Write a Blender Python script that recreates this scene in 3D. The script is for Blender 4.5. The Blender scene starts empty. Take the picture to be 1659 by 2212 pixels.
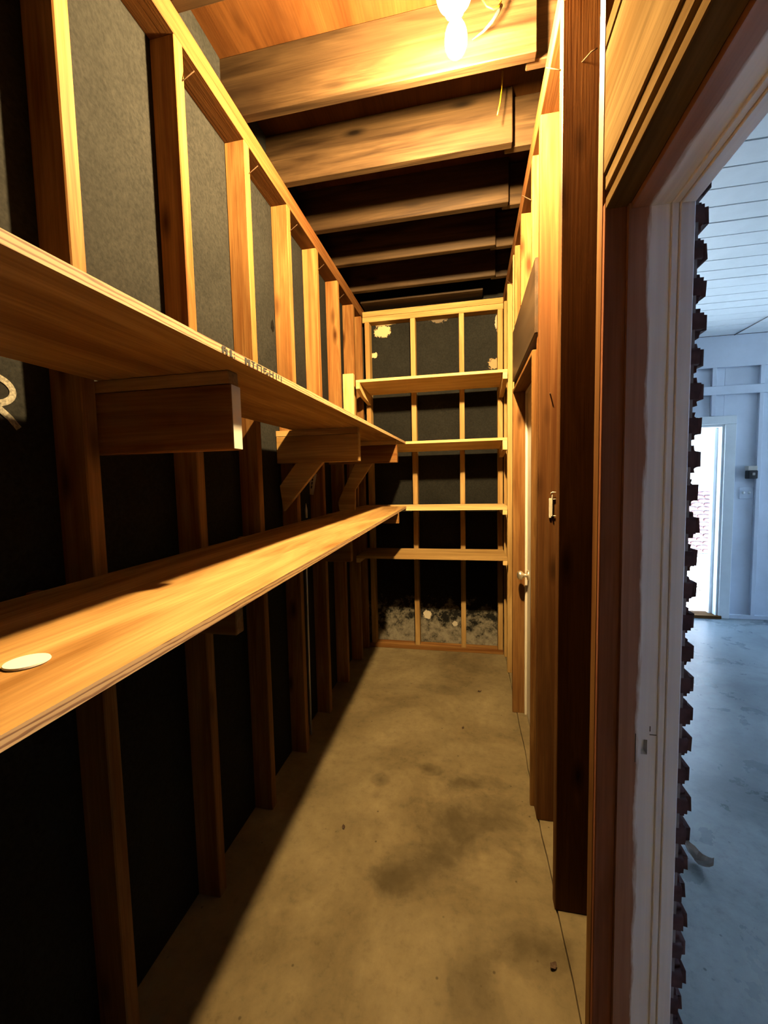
import bpy, bmesh, math, random
from mathutils import Vector, Matrix
random.seed(7)
S = bpy.context.scene
COL = S.collection

# ------------------------------------------------------------------ camera
F_PX, W_PX, H_PX = 892.54, 1659.0, 2212.0
YAW, PITCH, ROLL = math.radians(-11.671), math.radians(-4.174), math.radians(-1.239)
CAMH = 1.50
def cam_axes():
    cy, sy, cp, sp = math.cos(YAW), math.sin(YAW), math.cos(PITCH), math.sin(PITCH)
    fwd = Vector((sy*cp, cy*cp, sp)); right = Vector((cy, -sy, 0)); up = right.cross(fwd)
    r2 = right*math.cos(ROLL) + up*math.sin(ROLL); u2 = up*math.cos(ROLL) - right*math.sin(ROLL)
    return r2, u2, fwd
R_, U_, FW_ = cam_axes()
cd = bpy.data.cameras.new('camera'); cam = bpy.data.objects.new('camera', cd); COL.objects.link(cam)
cd.sensor_fit = 'HORIZONTAL'; cd.sensor_width = 36.0; cd.lens = F_PX/W_PX*36.0
cd.clip_start = 0.02; cd.clip_end = 200
m = Matrix((R_, U_, -FW_)).transposed().to_4x4(); m.translation = Vector((0, 0, CAMH))
cam.matrix_world = m
S.camera = cam
def on(ax, val, px, py):
    """point where the ray of a photo pixel meets the plane axis=val"""
    d = R_*((px-829.5)/F_PX) + U_*(-(py-1106.0)/F_PX) + FW_
    o = Vector((0, 0, CAMH)); t = (val-o[ax])/d[ax]
    return o + d*t

# ------------------------------------------------------------------ world, exposure
w = bpy.data.worlds.new('overcast_sky'); S.world = w; w.use_nodes = True
bg = w.node_tree.nodes['Background']
bg.inputs[0].default_value = (0.40, 0.64, 1.0, 1); bg.inputs[1].default_value = 7.0
S.view_settings.view_transform = 'Standard'; S.view_settings.look = 'None'
S.view_settings.gamma = 1.0; S.view_settings.use_curve_mapping = False
S.view_settings.exposure = 0.0
BULB_STRENGTH = 14000.0
sd = bpy.data.lights.new('sun', 'SUN'); sun = bpy.data.objects.new('sun', sd); COL.objects.link(sun)
sd.energy = 125.0; sd.color = (0.60, 0.80, 1.0); sd.angle = math.radians(3)
sun.rotation_euler = (0, math.radians(-34), 0); sun.location = (12, -4, 12)

# ------------------------------------------------------------------ materials
MATS = {}
def new_mat(name):
    mt = bpy.data.materials.new(name); mt.use_nodes = True
    nt = mt.node_tree; b = nt.nodes['Principled BSDF']
    MATS[name] = mt
    return mt, nt, b
def node(nt, t, **kw):
    n = nt.nodes.new(t)
    for k, v in kw.items():
        if k in n.inputs: n.inputs[k].default_value = v
        else: setattr(n, k, v)
    return n
def ramp(nt, pts):
    n = nt.nodes.new('ShaderNodeValToRGB'); e = n.color_ramp.elements
    while len(e) < len(pts): e.new(0.5)
    for i, (p, c) in enumerate(pts):
        e[i].position = p; e[i].color = (c[0], c[1], c[2], 1) if hasattr(c, '__len__') else (c, c, c, 1)
    return n
def mix(nt, a, b, fac, mode='MIX'):
    n = nt.nodes.new('ShaderNodeMix'); n.data_type = 'RGBA'; n.blend_type = mode; n.clamp_factor = True
    for sock, v in ((n.inputs[0], fac), (n.inputs[6], a), (n.inputs[7], b)):
        if hasattr(v, 'is_output'): nt.links.new(v, sock)
        elif hasattr(v, '__len__'): sock.default_value = (*v[:3], 1)
        else: sock.default_value = v
    return n.outputs[2]
def coords(nt, rand=True):
    tc = nt.nodes.new('ShaderNodeTexCoord')
    if not rand: return tc.outputs['Object']
    oi = nt.nodes.new('ShaderNodeObjectInfo')
    mu = node(nt, 'ShaderNodeVectorMath', operation='MULTIPLY'); nt.links.new(oi.outputs['Random'], mu.inputs[0]); mu.inputs[1].default_value = (37.3, 71.7, 53.1)
    ad = node(nt, 'ShaderNodeVectorMath', operation='ADD'); nt.links.new(tc.outputs['Object'], ad.inputs[0]); nt.links.new(mu.outputs[0], ad.inputs[1])
    return ad.outputs[0]
def mapped(nt, vec, scale):
    mp = nt.nodes.new('ShaderNodeMapping'); mp.inputs['Scale'].default_value = scale
    nt.links.new(vec, mp.inputs['Vector']); return mp.outputs[0]
def noise(nt, vec, scale, detail=3, rough=0.55, dist=0.0):
    n = node(nt, 'ShaderNodeTexNoise', Scale=scale, Detail=detail, Roughness=rough, Distortion=dist)
    nt.links.new(vec, n.inputs['Vector']); return n.outputs['Fac']
def bump(nt, b, h, strength=0.3, dist=0.003):
    n = node(nt, 'ShaderNodeBump', Strength=strength, Distance=dist); nt.links.new(h, n.inputs['Height']); nt.links.new(n.outputs[0], b.inputs['Normal'])
def axscale(axis, along, across):
    s = [across]*3; s['xyz'.index(axis)] = along; return s
def wood(name, axis, light, dark, stain=0.35, knots=True, rough=0.6, grain=14.0, staincol=(0.06, 0.028, 0.010), spec=0.04):
    mt, nt, b = new_mat(name)
    v = coords(nt)
    g = noise(nt, mapped(nt, v, axscale(axis, 0.9, grain)), 1.0, 4, 0.6, 1.2)
    fib = noise(nt, mapped(nt, v, axscale(axis, 4.0, 160.0)), 1.0, 2, 0.5)
    r = ramp(nt, [(0.32, dark), (0.5, [(a+c)/2 for a, c in zip(light, dark)]), (0.66, light)]); nt.links.new(g, r.inputs[0])
    fr = ramp(nt, [(0.3, 0.72), (0.7, 1.06)]); nt.links.new(fib, fr.inputs[0])
    c = mix(nt, r.outputs[0], fr.outputs[0], 0.8, 'MULTIPLY')
    if knots:
        vo = node(nt, 'ShaderNodeTexVoronoi', Scale=1.0, Randomness=1.0); nt.links.new(mapped(nt, v, axscale(axis, 2.6, 8.0)), vo.inputs['Vector'])
        kr = ramp(nt, [(0.05, 1.0), (0.11, 0.55), (0.2, 0.0)]); nt.links.new(vo.outputs['Distance'], kr.inputs[0])
        c = mix(nt, c, [x*0.35 for x in dark], kr.outputs[0])
    if stain > 0:
        st = noise(nt, mapped(nt, v, axscale(axis, 1.6, 6.0)), 1.0, 4, 0.65, 0.8)
        sr = ramp(nt, [(0.46, 0.0), (0.74, 1.0)]); nt.links.new(st, sr.inputs[0])
        f = node(nt, 'ShaderNodeMath', operation='MULTIPLY'); nt.links.new(sr.outputs[0], f.inputs[0]); f.inputs[1].default_value = stain
        c = mix(nt, c, staincol, f.outputs[0])
    nt.links.new(c, b.inputs['Base Color'])
    b.inputs['Roughness'].default_value = rough; b.inputs['Specular IOR Level'].default_value = spec
    bump(nt, b, fib, 0.25, 0.0015)
    return mt
for ax in 'xyz':
    wood('fir_'+ax, ax, (0.205, 0.108, 0.035), (0.100, 0.035, 0.0085), 0.45)
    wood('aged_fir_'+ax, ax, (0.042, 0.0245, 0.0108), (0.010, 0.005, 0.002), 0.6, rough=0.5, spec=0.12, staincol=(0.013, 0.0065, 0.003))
    wood('pine_'+ax, ax, (0.33, 0.215, 0.084), (0.20, 0.11, 0.034), 0.12, knots=False, grain=9)
    wood('ply_'+ax, ax, (0.36, 0.225, 0.088), (0.165, 0.080, 0.022), 0.15, knots=False, grain=7)
    wood('dark_fir_'+ax, ax, (0.130, 0.058, 0.0185), (0.066, 0.023, 0.0062), 0.5, spec=0.05)
    wood('pale_pine_'+ax, ax, (0.60, 0.42, 0.19), (0.42, 0.265, 0.10), 0.15, knots=False, grain=9)  # pale pine, its colour raised further to brighten the far end
    wood('stained_'+ax, ax, (0.125, 0.046, 0.020), (0.066, 0.022, 0.009), 0.3, knots=False, spec=0.0, rough=0.7)
wood('reddish_z', 'z', (0.24, 0.10, 0.055), (0.15, 0.058, 0.03), 0.3, knots=False, spec=0.0, rough=0.7)
wood('header_fir', 'y', (0.125, 0.083, 0.038), (0.070, 0.043, 0.0175), 0.2, knots=True, grain=9, spec=0.0)
wood('decking', 'y', (0.046, 0.0172, 0.0042), (0.024, 0.008, 0.0018), 0.2, knots=True, grain=5)
wood('tarred', 'y', (0.04, 0.025, 0.0145), (0.017, 0.01, 0.0053), 0.6, knots=False, grain=10, spec=0.2, rough=0.4)

def plyedge(name, axis):
    """plywood with its layers showing on the cut edge (bands across the thickness)"""
    mt, nt, b = new_mat(name)
    v = coords(nt, False)
    n1 = noise(nt, mapped(nt, v, axscale(axis, 14.0, 150.0)), 1.0, 3)
    sx = nt.nodes.new('ShaderNodeSeparateXYZ'); nt.links.new(v, sx.inputs[0])
    mm = node(nt, 'ShaderNodeMath', operation='MULTIPLY_ADD'); nt.links.new(sx.outputs['Z'], mm.inputs[0]); mm.inputs[1].default_value = 140.0; nt.links.new(n1, mm.inputs[2])
    fr = node(nt, 'ShaderNodeMath', operation='FRACT'); nt.links.new(mm.outputs[0], fr.inputs[0])
    r = ramp(nt, [(0.0, (0.40, 0.25, 0.11)), (0.45, (0.42, 0.27, 0.12)), (0.62, (0.14, 0.065, 0.025)), (0.8, (0.2, 0.1, 0.04)), (0.95, (0.4, 0.25, 0.11))]); nt.links.new(fr.outputs[0], r.inputs[0])
    nt.links.new(r.outputs[0], b.inputs['Base Color']); b.inputs['Roughness'].default_value = 0.8
    return mt
plyedge('ply_edge', 'y'); plyedge('ply_edge_x', 'x')

def concrete(name, base, dark, light, rough, spots=True, wet=False):
    mt, nt, b = new_mat(name)
    v = coords(nt, False)
    n1 = noise(nt, v, 1.7, 6, 0.62, 0.6); n2 = noise(nt, v, 26.0, 5, 0.7); n3 = noise(nt, v, 5.0, 6, 0.6, 0.3)
    r = ramp(nt, [(0.34, dark), (0.5, base), (0.68, light)]); nt.links.new(n1, r.inputs[0])
    r2 = ramp(nt, [(0.3, 0.72), (0.7, 1.12)]); nt.links.new(n3, r2.inputs[0])
    c = mix(nt, r.outputs[0], r2.outputs[0], 0.35 if wet else 0.75, 'MULTIPLY')
    r3 = ramp(nt, [(0.28, 0.66), (0.45, 0.95), (0.75, 1.15)]); nt.links.new(n2, r3.inputs[0])
    c = mix(nt, c, r3.outputs[0], 0.7, 'MULTIPLY')
    pit = node(nt, 'ShaderNodeTexVoronoi', Scale=13.0); nt.links.new(v, pit.inputs['Vector'])
    pr_ = ramp(nt, [(0.035, 0.75), (0.075, 0.0)]); nt.links.new(pit.outputs['Distance'], pr_.inputs[0])
    c = mix(nt, c, [x*0.45 for x in dark], pr_.outputs[0])
    if spots:
        for (x, y, rx, ry, k) in ((0.02, 1.75, .34, .32, .62), (-0.17, 1.5, .3, .16, .5), (0.17, 1.28, .16, .14, .6), (-0.30, 1.42, .12, .1, .45), (-.45, 1.93, .07, .07, .6), (-.22, 2.05, .1, .07, .6), (0.02, 1.18, .1, .22, .4), (-0.2, 2.9, .22, .12, .3), (.0, 2.0, .25, .08, .45)):
            sc = node(nt, 'ShaderNodeVectorMath', operation='SUBTRACT'); nt.links.new(v, sc.inputs[0]); sc.inputs[1].default_value = (x, y, 0)
            dv = node(nt, 'ShaderNodeVectorMath', operation='MULTIPLY'); nt.links.new(sc.outputs[0], dv.inputs[0]); dv.inputs[1].default_value = (1/rx, 1/ry, 0)
            ln = node(nt, 'ShaderNodeVectorMath', operation='LENGTH'); nt.links.new(dv.outputs[0], ln.inputs[0])
            jt = node(nt, 'ShaderNodeMath', operation='MULTIPLY_ADD'); nt.links.new(n3, jt.inputs[0]); jt.inputs[1].default_value = 1.5; nt.links.new(ln.outputs['Value'], jt.inputs[2])
            rr = ramp(nt, [(0.45, k), (0.8, k*0.5), (1.0, 0.0)]); rr.color_ramp.interpolation = 'EASE'
            hv = node(nt, 'ShaderNodeMath', operation='MULTIPLY'); nt.links.new(jt.outputs[0], hv.inputs[0]); hv.inputs[1].default_value = 0.62
            nt.links.new(hv.outputs[0], rr.inputs[0])
            c = mix(nt, c, (0.028, 0.0195, 0.0095), rr.outputs[0])
    nt.links.new(c, b.inputs['Base Color'])
    if wet:
        rw = ramp(nt, [(0.25, rough*0.75), (0.75, rough*1.25)]); nt.links.new(n3, rw.inputs[0]); nt.links.new(rw.outputs[0], b.inputs['Roughness'])
        b.inputs['Specular IOR Level'].default_value = 0.6
    else:
        b.inputs['Roughness'].default_value = rough; b.inputs['Specular IOR Level'].default_value = 0.08
    bump(nt, b, n2, 0.2, 0.002)
concrete('concrete_closet', (0.128, 0.099, 0.053), (0.090, 0.067, 0.034), (0.170, 0.134, 0.075), 0.75)
concrete('concrete_carport', (0.225, 0.265, 0.28), (0.15, 0.178, 0.19), (0.31, 0.355, 0.37), 0.30, spots=False, wet=True)

def sheathing(name, back=False):
    mt, nt, b = new_mat(name)
    v = coords(nt, False)
    n1 = noise(nt, v, 90.0, 4, 0.7); n2 = noise(nt, v, 4.0, 5, 0.6)
    r = ramp(nt, [(0.3, (0.0060, 0.0060, 0.0055)), (0.7, (0.0138, 0.0134, 0.0120))]); nt.links.new(n1, r.inputs[0])
    r2 = ramp(nt, [(0.3, 0.8), (0.7, 1.15)]); nt.links.new(n2, r2.inputs[0])
    c = mix(nt, r.outputs[0], r2.outputs[0], 1.0, 'MULTIPLY')
    if back:
        n3 = noise(nt, v, 13.0, 8, 0.75, 0.15)
        sx = nt.nodes.new('ShaderNodeSeparateXYZ'); nt.links.new(v, sx.inputs[0])
        zr = node(nt, 'ShaderNodeMapRange'); nt.links.new(sx.outputs['Z'], zr.inputs['Value']); zr.inputs['From Min'].default_value = 0.46; zr.inputs['From Max'].default_value = 0.02
        ad = node(nt, 'ShaderNodeMath', operation='MULTIPLY_ADD'); nt.links.new(zr.outputs[0], ad.inputs[0]); ad.inputs[1].default_value = 0.24; nt.links.new(n3, ad.inputs[2])
        rr = ramp(nt, [(0.55, 0.0), (0.64, 0.55), (0.78, 1.0)]); nt.links.new(ad.outputs[0], rr.inputs[0])
        mk = node(nt, 'ShaderNodeMath', operation='LESS_THAN'); nt.links.new(sx.outputs['Z'], mk.inputs[0]); mk.inputs[1].default_value = 0.47
        fm = node(nt, 'ShaderNodeMath', operation='MULTIPLY'); nt.links.new(rr.outputs[0], fm.inputs[0]); nt.links.new(mk.outputs[0], fm.inputs[1])
        c = mix(nt, c, (0.17, 0.155, 0.122), fm.outputs[0])
        n4 = noise(nt, v, 38.0, 6, 0.8)
        for (x, z, rx, rz, thr, col) in ((-.735, 2.815, .085, .06, .98, (0.34, 0.25, 0.14)), (-.815, 2.62, .05, .035, .72, (0.36, 0.28, 0.17)), (.21, 2.47, .07, .07, .72, (0.2, 0.14, 0.075)), (.235, 2.80, .02, .09, .8, (0.25, 0.2, 0.14)), (-.25, 2.87, .12, .05, .62, (0.08, 0.062, 0.042)), (-.72, 2.875, .14, .018, .75, (0.25, 0.19, 0.11)), (-.375, .295, .045, .05, .9, (0.40, 0.36, 0.28)), (-.13, .22, .03, .03, .9, (0.34, 0.31, 0.25))):
            sc = node(nt, 'ShaderNodeVectorMath', operation='SUBTRACT'); nt.links.new(v, sc.inputs[0]); sc.inputs[1].default_value = (x, 0, z)
            dv = node(nt, 'ShaderNodeVectorMath', operation='MULTIPLY'); nt.links.new(sc.outputs[0], dv.inputs[0]); dv.inputs[1].default_value = (1/rx, 0, 1/rz)
            ln = node(nt, 'ShaderNodeVectorMath', operation='LENGTH'); nt.links.new(dv.outputs[0], ln.inputs[0])
            jt = node(nt, 'ShaderNodeMath', operation='MULTIPLY_ADD'); nt.links.new(n4, jt.inputs[0]); jt.inputs[1].default_value = 1.6; nt.links.new(ln.outputs['Value'], jt.inputs[2])
            lt = node(nt, 'ShaderNodeMath', operation='LESS_THAN'); nt.links.new(jt.outputs[0], lt.inputs[0]); lt.inputs[1].default_value = 0.8+thr*0.85
            c = mix(nt, c, col, lt.outputs[0])
    nt.links.new(c, b.inputs['Base Color']); b.inputs['Roughness'].default_value = 0.85; b.inputs['Specular IOR Level'].default_value = 0.04
    bump(nt, b, n1, 0.5, 0.002)
sheathing('fibreboard'); sheathing('fibreboard_back', True)

def plain(name, col, rough=0.5, metal=0.0, var=0.12, scale=12.0, spec=0.4):
    mt, nt, b = new_mat(name)
    v = coords(nt); n = noise(nt, v, scale, 4, 0.6)
    r = ramp(nt, [(0.3, [x*(1-var) for x in col]), (0.7, [min(1, x*(1+var)) for x in col])]); nt.links.new(n, r.inputs[0])
    nt.links.new(r.outputs[0], b.inputs['Base Color']); b.inputs['Roughness'].default_value = rough
    b.inputs['Metallic'].default_value = metal; b.inputs['Specular IOR Level'].default_value = spec
    return mt
plain('nail_metal', (0.035, 0.02, 0.012), 0.7, 0.0, spec=0.0)
plain('chrome', (0.75, 0.68, 0.55), 0.3, 0.9)
plain('bright_plating', (0.72, 0.66, 0.52), 0.4, 0.35)
plain('porcelain', (0.42, 0.41, 0.36), 0.25)
plain('yellow_wire', (0.26, 0.19, 0.006), 0.4)
plain('grey_sheath', (0.022, 0.02, 0.017), 0.5)
plain('white_plastic', (0.50, 0.48, 0.43), 0.5, var=0.04)
plain('paper', (0.36, 0.30, 0.22), 0.8)
plain('ink', (0.010, 0.013, 0.018), 0.8)
plain('chalk', (0.13, 0.12, 0.095), 0.95, var=0.6, scale=160)
plain('pale_wall_paint', (0.60, 0.66, 0.76), 0.6, var=0.08, scale=3.0)
plain('white_trim_paint', (0.78, 0.82, 0.84), 0.45, var=0.05, scale=6)
plain('white_door_paint', (0.48, 0.44, 0.36), 0.5, var=0.04)
plain('black_plastic', (0.03, 0.03, 0.035), 0.4)
plain('brick_clay', (0.075, 0.032, 0.032), 0.85, var=0.45, scale=24)
plain('mortar', (0.20, 0.18, 0.18), 0.95, var=0.25, scale=40)
plain('dry_leaf', (0.46, 0.42, 0.38), 0.6, var=0.3)
plain('dark_gap', (0.004, 0.0035, 0.003), 0.95, spec=0.0)
plain('joint_shadow', (0.03, 0.03, 0.035), 0.9)
plain('cavity_wood', (0.05, 0.028, 0.015), 0.9)
plain('galvanised', (0.35, 0.33, 0.30), 0.45, 0.6)
plain('far_brick', (0.34, 0.17, 0.16), 0.9, var=0.5, scale=18)
plain('far_mortar', (0.62, 0.60, 0.58), 0.9)
plain('ground_litter', (0.55, 0.53, 0.50), 0.95, var=0.35, scale=9)
plain('leaf_litter', (0.24, 0.20, 0.15), 0.9, var=0.6, scale=30)

# painted jamb: bare brown timber inside, thin white paint outside with a ragged edge
def painted_jamb(name, axis_len):
    mt, nt, b = new_mat(name)
    v = coords(nt, False)
    sx = nt.nodes.new('ShaderNodeSeparateXYZ'); nt.links.new(v, sx.inputs[0])
    n1 = noise(nt, mapped(nt, v, axscale(axis_len, 5.0, 40.0)), 1.0, 5, 0.65)
    ad = node(nt, 'ShaderNodeMath', operation='MULTIPLY_ADD'); nt.links.new(n1, ad.inputs[0]); ad.inputs[1].default_value = 0.028; nt.links.new(sx.outputs['X'], ad.inputs[2])
    r = node(nt, 'ShaderNodeMapRange'); nt.links.new(ad.outputs[0], r.inputs['Value']); r.inputs['From Min'].default_value = 0.374; r.inputs['From Max'].default_value = 0.381
    fib = noise(nt, mapped(nt, v, axscale(axis_len, 2.0, 90.0)), 1.0, 3)
    wr = ramp(nt, [(0.3, (0.20, 0.10, 0.066)), (0.7, (0.29, 0.15, 0.10))]); nt.links.new(fib, wr.inputs[0])
    pr = ramp(nt, [(0.2, (0.58, 0.62, 0.70)), (0.7, (0.70, 0.745, 0.82))]); nt.links.new(fib, pr.inputs[0])
    c = mix(nt, wr.outputs[0], pr.outputs[0], r.outputs[0])
    nt.links.new(c, b.inputs['Base Color']); b.inputs['Roughness'].default_value = 0.6; b.inputs['Specular IOR Level'].default_value = 0.25
    bump(nt, b, fib, 0.2, 0.001)
painted_jamb('painted_jamb_z', 'z'); painted_jamb('painted_jamb_y', 'y')

mt, nt, b = new_mat('lit_bulb')
b.inputs['Base Color'].default_value = (1, 0.9, 0.7, 1)
b.inputs['Emission Color'].default_value = (1.0, 0.68, 0.30, 1); b.inputs['Emission Strength'].default_value = BULB_STRENGTH

# ------------------------------------------------------------------ mesh helpers
def link(name, me, mat, parent=None, loc=(0, 0, 0)):
    o = bpy.data.objects.new(name, me); COL.objects.link(o); o.location = loc
    if mat is not None:
        for mm in (mat if isinstance(mat, (list, tuple)) else [mat]): me.materials.append(MATS[mm])
    if parent is not None: o.parent = parent
    return o
def bm_done(bm, name, mat, parent=None, loc=(0, 0, 0), smooth=False):
    me = bpy.data.meshes.new(name); bmesh.ops.recalc_face_normals(bm, faces=bm.faces); bm.to_mesh(me); bm.free()
    if smooth:
        for p in me.polygons: p.use_smooth = True
    return link(name, me, mat, parent, loc)
def bm_box(bm, x0, x1, y0, y1, z0, z1, off=(0, 0, 0), bevel=0.0):
    vs = [bm.verts.new((x-off[0], y-off[1], z-off[2])) for x in (x0, x1) for y in (y0, y1) for z in (z0, z1)]
    fs = [bm.faces.new([vs[i] for i in q]) for q in ((0, 1, 3, 2), (4, 6, 7, 5), (0, 4, 5, 1), (2, 3, 7, 6), (0, 2, 6, 4), (1, 5, 7, 3))]
    if bevel > 0:
        es = list({e for f in fs for e in f.edges})
        bmesh.ops.bevel(bm, geom=es, offset=bevel, segments=1, affect='EDGES')
    return vs
def box(name, x0, x1, y0, y1, z0, z1, mat, parent=None, bevel=0.002, centre=True):
    c = ((x0+x1)/2, (y0+y1)/2, (z0+z1)/2) if centre else (0, 0, 0)
    bm = bmesh.new(); bm_box(bm, x0, x1, y0, y1, z0, z1, c, bevel)
    return bm_done(bm, name, mat, parent, c)
def slab8(name, bottom, top, mats, parent=None, edge=None, bevel=0.0):
    """prism between two quads (lists of 4 points, same order); mats: [faces, cut edges]"""
    pts = [Vector(p) for p in bottom+top]; c = sum(pts, Vector())/8
    bm = bmesh.new(); v = [bm.verts.new(p-c) for p in pts]
    fb = bm.faces.new(v[:4]); ft = bm.faces.new(v[4:])
    for i in range(4):
        f = bm.faces.new([v[i], v[(i+1) % 4], v[4+(i+1) % 4], v[4+i]]); f.material_index = 1 if isinstance(mats, (list, tuple)) and len(mats) > 1 else 0
    return bm_done(bm, name, mats, parent, c)
def extrude_poly(name, pts, axis, a0, a1, mat, parent=None):
    """polygon in the two other axes (in order), extruded along axis"""
    bm = bmesh.new(); i = 'xyz'.index(axis); oth = [k for k in range(3) if k != i]
    rows = []
    for a in (a0, a1):
        row = []
        for p in pts:
            q = [0, 0, 0]; q[i] = a; q[oth[0]] = p[0]; q[oth[1]] = p[1]; row.append(q)
        rows.append(row)
    c = [sum(q[k] for r in rows for q in r)/(2*len(pts)) for k in range(3)]
    V = [[bm.verts.new([q[k]-c[k] for k in range(3)]) for q in r] for r in rows]
    bm.faces.new(V[0]); bm.faces.new(V[1])
    n = len(pts)
    for k in range(n): bm.faces.new([V[0][k], V[0][(k+1) % n], V[1][(k+1) % n], V[1][k]])
    return bm_done(bm, name, mat, parent, c)
def tube(name, pts, rad, mat, parent=None, seg=8, caps=True):
    pts = [Vector(p) for p in pts]; rads = rad if isinstance(rad, (list, tuple)) else [rad]*len(pts)
    c = pts[0].copy(); bm = bmesh.new(); rings = []
    up = Vector((0.13, 0.27, 0.95))
    for i, p in enumerate(pts):
        d = (pts[min(i+1, len(pts)-1)] - pts[max(i-1, 0)]).normalized()
        a = d.cross(up); a = (a if a.length > 1e-4 else d.cross(Vector((1, 0, 0)))).normalized(); bb = d.cross(a)
        rings.append([bm.verts.new(p-c+(a*math.cos(t)+bb*math.sin(t))*rads[i]) for t in [2*math.pi*k/seg for k in range(seg)]])
    for r0, r1 in zip(rings, rings[1:]):
        for k in range(seg): bm.faces.new([r0[k], r0[(k+1) % seg], r1[(k+1) % seg], r1[k]])
    if caps: bm.faces.new(rings[0]); bm.faces.new(rings[-1])
    return bm_done(bm, name, mat, parent, c, True)
def lathe(name, prof, mat, parent=None, loc=(0, 0, 0), seg=32, axis='z', smooth=True):
    bm = bmesh.new(); rings = []
    for (r, h) in prof:
        ring = []
        for k in range(seg):
            t = 2*math.pi*k/seg; a, b2 = r*math.cos(t), r*math.sin(t)
            ring.append(bm.verts.new({'z': (a, b2, h), 'x': (h, a, b2), 'y': (a, h, b2)}[axis]))
        rings.append(ring)
    for r0, r1 in zip(rings, rings[1:]):
        for k in range(seg): bm.faces.new([r0[k], r0[(k+1) % seg], r1[(k+1) % seg], r1[k]])
    bm.faces.new(rings[0]); bm.faces.new(rings[-1])
    return bm_done(bm, name, mat, parent, loc, smooth)
def empty(name, loc, label, cat, group=None, kind=None):
    o = bpy.data.objects.new(name, None); COL.objects.link(o); o.location = loc; o.empty_display_size = 0.05
    tag(o, label, cat, group, kind); return o
def tag(o, label, cat, group=None, kind=None):
    o['label'] = label; o['category'] = cat
    if group: o['group'] = group
    if kind: o['kind'] = kind
    return o
def adopt(root):
    """children were built in world space: shift them so they sit right under a root that is not at the origin"""
    for ch in root.children: ch.location = ch.location - root.location

XL, XLS = -0.895, -0.985          # left wall: stud face, sheathing face
XR, XRS = 0.283, 0.391            # right wall: stud face, back of studs
YB, YBS = 3.572, 3.662            # end wall: stud face, sheathing face
YF = -0.45                        # wall behind the camera
ZP0, ZP1 = 2.915, 3.0             # top plates
ZD = 3.235                        # underside of decking
T = 0.041                         # thickness of a two-by
def struct(name, label, cat): return empty(name, (0, 0, 0), label, cat, None, 'structure')

# ------------------------------------------------------------------ floor
def floor_mesh():
    bm = bmesh.new(); x = [XLS-.05, 0.2885, 0.2905, 0.2935, 0.2955, 0.457]; z = [0, 0, -.012, -.012, 0, 0]
    n = 40; random.seed(3)
    rows = []
    for j in range(n+1):
        y = YF + (YBS+.05-YF)*j/n; w_ = 0.0022*math.sin(j*1.7)+random.uniform(-.0012, .0012)
        rows.append([bm.verts.new((xx+(w_ if 0 < i < 5 else 0), y, zz)) for i, (xx, zz) in enumerate(zip(x, z))])
    for a, b2 in zip(rows, rows[1:]):
        for i in range(5): bm.faces.new([a[i], a[i+1], b2[i+1], b2[i]])
    lo = [bm.verts.new(p) for p in ((x[0], YF, -.1), (x[-1], YF, -.1), (x[-1], YBS+.05, -.1), (x[0], YBS+.05, -.1))]
    bm.faces.new(lo)
    return bm_done(bm, 'floor', 'concrete_closet')
tag(floor_mesh(), 'stained tan concrete floor of the narrow closet with a joint line', 'floor', None, 'structure')

# ------------------------------------------------------------------ left wall
WL = struct('wall_left', 'long open stud wall with dark fibreboard sheathing behind the shelves', 'wall')
for y0, y1 in ((YF, 0.44), (0.44, 1.66), (1.66, 2.88), (2.88, YBS)):
    box('sheathing_board', XLS-.014, XLS, y0+.001, y1-.001, 0, ZD, 'fibreboard', WL, 0, centre=False)
box('light_shield', XLS-.06, XLS-.016, YF-.05, YBS+.06, -.1, ZD+.05, 'cavity_wood', WL, 0)  # unseen skin added to keep outdoor light from leaking in
LS = [-0.40, 0.005, 0.42, 0.83, 1.243, 1.655, 2.063, 2.467, 2.882, 3.285, 3.530]
for i, y in enumerate(LS):
    s = box('stud', XLS, XL, y, y+T, 0, ZP0, 'fir_z' if y > .8 else 'aged_fir_z', WL, 0.003)  # unseen near studs darkened to cut light bounced onto the next one
    if 1.2 < y < 3.2:
        a = Vector((XL, y+.03, 2.80)); bb = Vector((XL+.035, y+.045, 2.836)); cn = Vector(s.location)
        n_ = tube('nail', [a-cn-(bb-a)*.3, bb-cn], 0.0018, 'nail_metal', s, 6)
box('top_plate', XLS, XL, YF, YBS, ZP0+T+.001, ZP1, 'dark_fir_y', WL, 0.002)
box('top_plate', XLS, XL, YF, YBS, ZP0, ZP0+T, 'dark_fir_y', WL, 0.002)
# torn spots in the fibreboard
def scrap(name, x, y, z, ry, rz, mat, parent, n=9, out=0.0015, seed=1):
    random.seed(seed); bm = bmesh.new()
    v = [bm.verts.new((x+random.uniform(0, out), y+ry*random.uniform(.6, 1.1)*math.cos(2*math.pi*k/n), z+rz*random.uniform(.6, 1.1)*math.sin(2*math.pi*k/n))) for k in range(n)]
    c = bm.verts.new((x+out*3, y, z))
    for k in range(n): bm.faces.new([v[k], v[(k+1) % n], c])
    return bm_done(bm, name, mat, parent)
scrap('torn_patch', XLS+.001, 2.03, 2.31, 0.017, .040, 'dark_gap', WL, seed=2)
scrap('torn_patch', XLS+.001, 1.40, 2.735, .010, .025, 'paper', WL, seed=4)
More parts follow.
